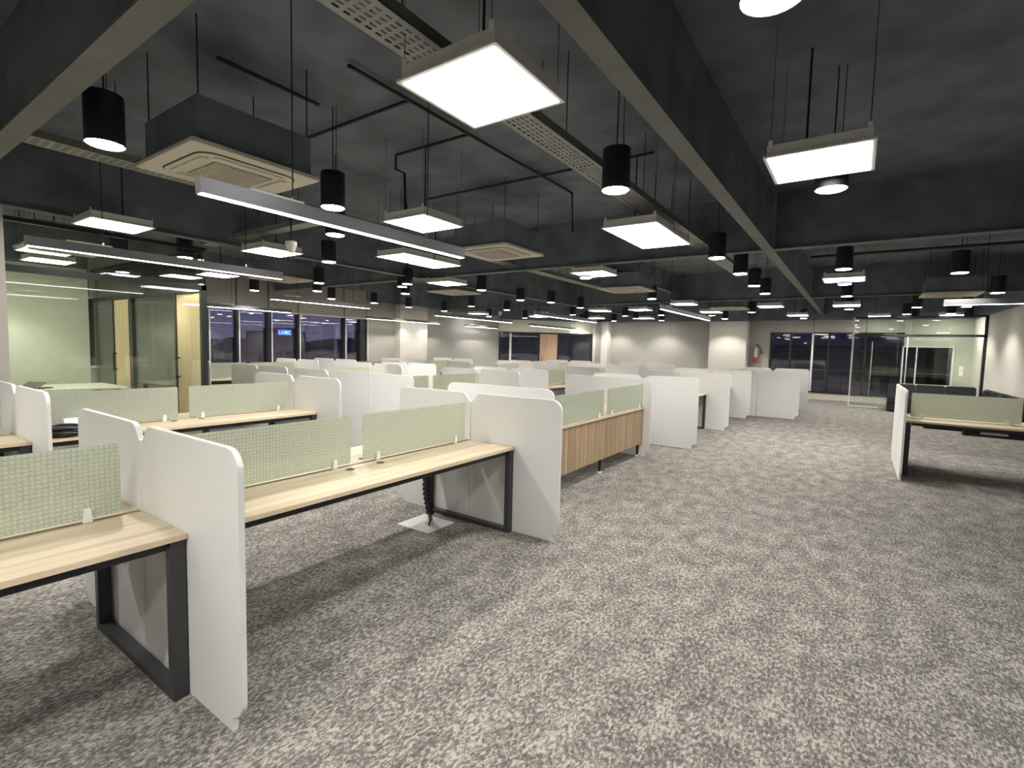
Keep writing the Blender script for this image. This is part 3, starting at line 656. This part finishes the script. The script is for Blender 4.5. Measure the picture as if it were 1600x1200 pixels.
def ac_proto():
    t = thing('air_conditioner', '', 'air conditioner')
    MB().prism(rrect(-0.475, 0.475, -0.475, 0.475, 0.03), 'xy', 0, 0.03).build('panel', 'ac_cream', t, bevel=0.004)
    MB().box(-0.42, 0.42, -0.42, 0.42, 0.03, 0.33).build('body', 'black_ceiling', t)
    MB().prism(rrect(-0.37, 0.37, -0.37, 0.37, 0.13), 'xy', -0.004, 0.002).build('outlet_ring', 'black_plastic', t)
    MB().prism(rrect(-0.362, 0.362, -0.362, 0.362, 0.125), 'xy', -0.010, -0.001).build('inner_face', 'ac_cream', t)
    g = MB().prism(rrect(-0.22, 0.22, -0.22, 0.22, 0.015), 'xy', -0.016, -0.006).build('intake_grille', 'ac_grille', t)
    sl = MB()
    for i in range(16):
        y = -0.205+i*0.0273; sl.box(-0.21, 0.21, y-0.004, y+0.004, -0.020, -0.015)
    o = sl.build('grille_slat', 'ac_cream', g); o['kind'] = 'stuff'
    for a in range(4):
        f = MB().prism(rrect(-0.26, 0.26, 0.265, 0.325, 0.028), 'xy', -0.020, -0.010).build('air_flap', 'ac_cream', t, bevel=0.002)
        f.rotation_euler.z = a*math.pi/2
    for x in (-0.40, 0.40):
        for y in (-0.40, 0.40): MB().tube([(x, y, 0.3), (x, y, ZS-2.9)], 0.005, 5).build('hanger_rod', 'black_metal', t)
    return t
ap = ac_proto()
for i, (x, y, l) in enumerate(((-4.12, 2.02, 'over the first row, level with the glass office'), (-4.2, 5.65, 'over the first row, level with the wood-backed desk'), (-4.2, 10.4, 'over the first row, past the cross beam'),
                             (-10.0, 5.9, 'over the window row, central block'), (-8.2, 9.3, 'over the third row, far block'), (1.5, 14.4-0.7, 'over the aisle near the lounge'), (-3.2, 15.9, 'near the far wall pillar'), (-9.9, 1.9+0.5, 'inside the glass office'))):
    lb = 'cream square cassette air conditioner '+l
    if i == 0: ap.location = (x, y, 2.9); ap['label'] = lb; ap['group'] = 'ceiling cassette air conditioners'
    else: copy_tree(ap, (x, y, 2.9), 0, lb, 'ceiling cassette air conditioners')
for i, (x, y, l) in enumerate(((-5.39, 3.3, 'hung over the second bench row'), (-9.5, 13.0, 'hung over the far third row'))):
    dc = thing('dome_camera', 'small white dome security camera '+l, 'camera', (x, y, 2.62))
    MB().lathe([(0.012, 0.0), (0.035, 0.01), (0.05, 0.045), (0.052, 0.07)], n=16).build('dome', 'lamp_white', dc, smooth=True)
    MB().lathe([(0.06, 0.07), (0.062, 0.075), (0.062, 0.125), (0.05, 0.13)], n=16).build('base', 'lamp_white', dc, smooth=True)
    MB().tube([(0, 0, 0.13), (0, 0, (3.118 if i == 0 else ZS)-2.62)], 0.008, 6).build('stem', 'black_metal', dc)

# ------------------------------------------------------------------ outside at dusk
struct(MB().box(-700, -13.45, -300, 600, -14.2, -14).build('ground', 'outside_ground'))
hb = MB()
def hills(x, z0, amp, seed, mat):
    r = random.Random(seed); pts = [(-320, -14)]; y = -320
    while y < 620:
        pts.append((y, z0+amp*(math.sin(y*0.02+seed)+0.6*math.sin(y*0.061+2*seed)+r.uniform(-.55, .55)))); y += 5
    pts.append((620, -14)); o = MB().prism(pts, 'yz', x-4, x).build('hill', mat); struct(o)
hills(-380, 4.8, 2.0, 1, 'outside_hill'); hills(-240, -1.5, 1.6, 2, 'outside_ground')
ob = thing('office_block', 'dark office block beyond the left windows with a lit blue roof sign', 'building', (-75, 42.9, -14))
MB().box(-8, 0, -0.2, 5.5, 0, 17.3).build('wall', 'outside_building', ob)
MB().box(-8.2, 0.05, 2.8, 4.0, 17.3, 17.9).build('parapet', 'outside_building', ob)
for r_ in range(4):
    for c_ in range(3):
        MB().box(0.0, 0.08, 0.2+c_*1.75, 1.3+c_*1.75, 3+r_*3.2, 4.6+r_*3.2).build('window', 'black_plastic', ob)
sg = MB().box(0.1, 0.3, 0.5, 2.75, 16.65, 17.65).build('sign_board', 'sign_blue_glow', ob)
for i, ch in enumerate('LUBC'):
    cu = bpy.data.curves.new('letter', 'FONT'); cu.body = ch; cu.size = 0.8; cu.extrude = 0.03; cu.align_x = 'CENTER'
    cu.materials.append(MATS['blue_glow'])
    tmp = bpy.data.objects.new('tmp_letter', cu); COL.objects.link(tmp); bpy.context.view_layer.update()
    lme = bpy.data.meshes.new_from_object(tmp.evaluated_get(bpy.context.evaluated_depsgraph_get())); bpy.data.objects.remove(tmp)
    o = bpy.data.objects.new('letter', lme); COL.objects.link(o); o.parent = sg; o.location = (0.34, 0.82+i*0.54, 16.87); o.rotation_euler = (math.pi/2, 0, math.pi/2)
for i in range(10):
    y = 8+i*15; x = random.uniform(-150, -90)
    h_ = random.uniform(5, 10)
    b_ = thing('far_building', 'low dusky building in the town beyond the left windows', 'building', (x, y, -14), 0, 'far town buildings')
    MB().box(-6, 0, 0, 7.0, 0, h_).build('wall', 'outside_building', b_)
    MB().box(-6.3, 0.3, -0.3, 7.3, h_, h_+0.4).build('roof', 'outside_ground', b_)
for i in range(12):
    o = MB().cyl((0, 0), 0.22, 0, 0.5, 8).build('town_lamp', 'town_glow', None, loc=(random.uniform(-70, -50), random.uniform(5, 60), random.uniform(-6, -2)))
    tag(o, 'tiny lit street lamp in the town beyond the windows', 'lamp', 'town lamps')
# terrace behind the far windows
struct(MB().box(-12, 12, YF+3, 60, -0.3, -0.05).build('terrace', 'outside_ground'))
nb = thing('neighbour_block', 'pale dusky neighbouring block behind the far terrace', 'building', (0, 34, -0.05))
MB().box(-14, 10, 0, 6, 0, 7).build('wall', 'outside_building', nb)
MB().box(-14, 10, -0.3, 0, 2.2, 3.0).build('parapet', 'outside_pale', nb)
for x in range(-12, 10, 3): MB().box(x, x+1.5, -0.05, 0, 0.2, 1.9).build('window', 'black_plastic', nb)
rg = thing('railing', 'thin grey terrace railing behind the far windows', 'railing', (0, YF+4, -0.05))
MB().box(-10, 8, -0.02, 0.02, 1.0, 1.05).build('top_rail', 'outside_pale', rg)
for i in range(37): MB().box(-10+i*0.5-0.01, -10+i*0.5+0.01, -0.01, 0.01, 0, 1.0).build('baluster', 'black_metal', rg)
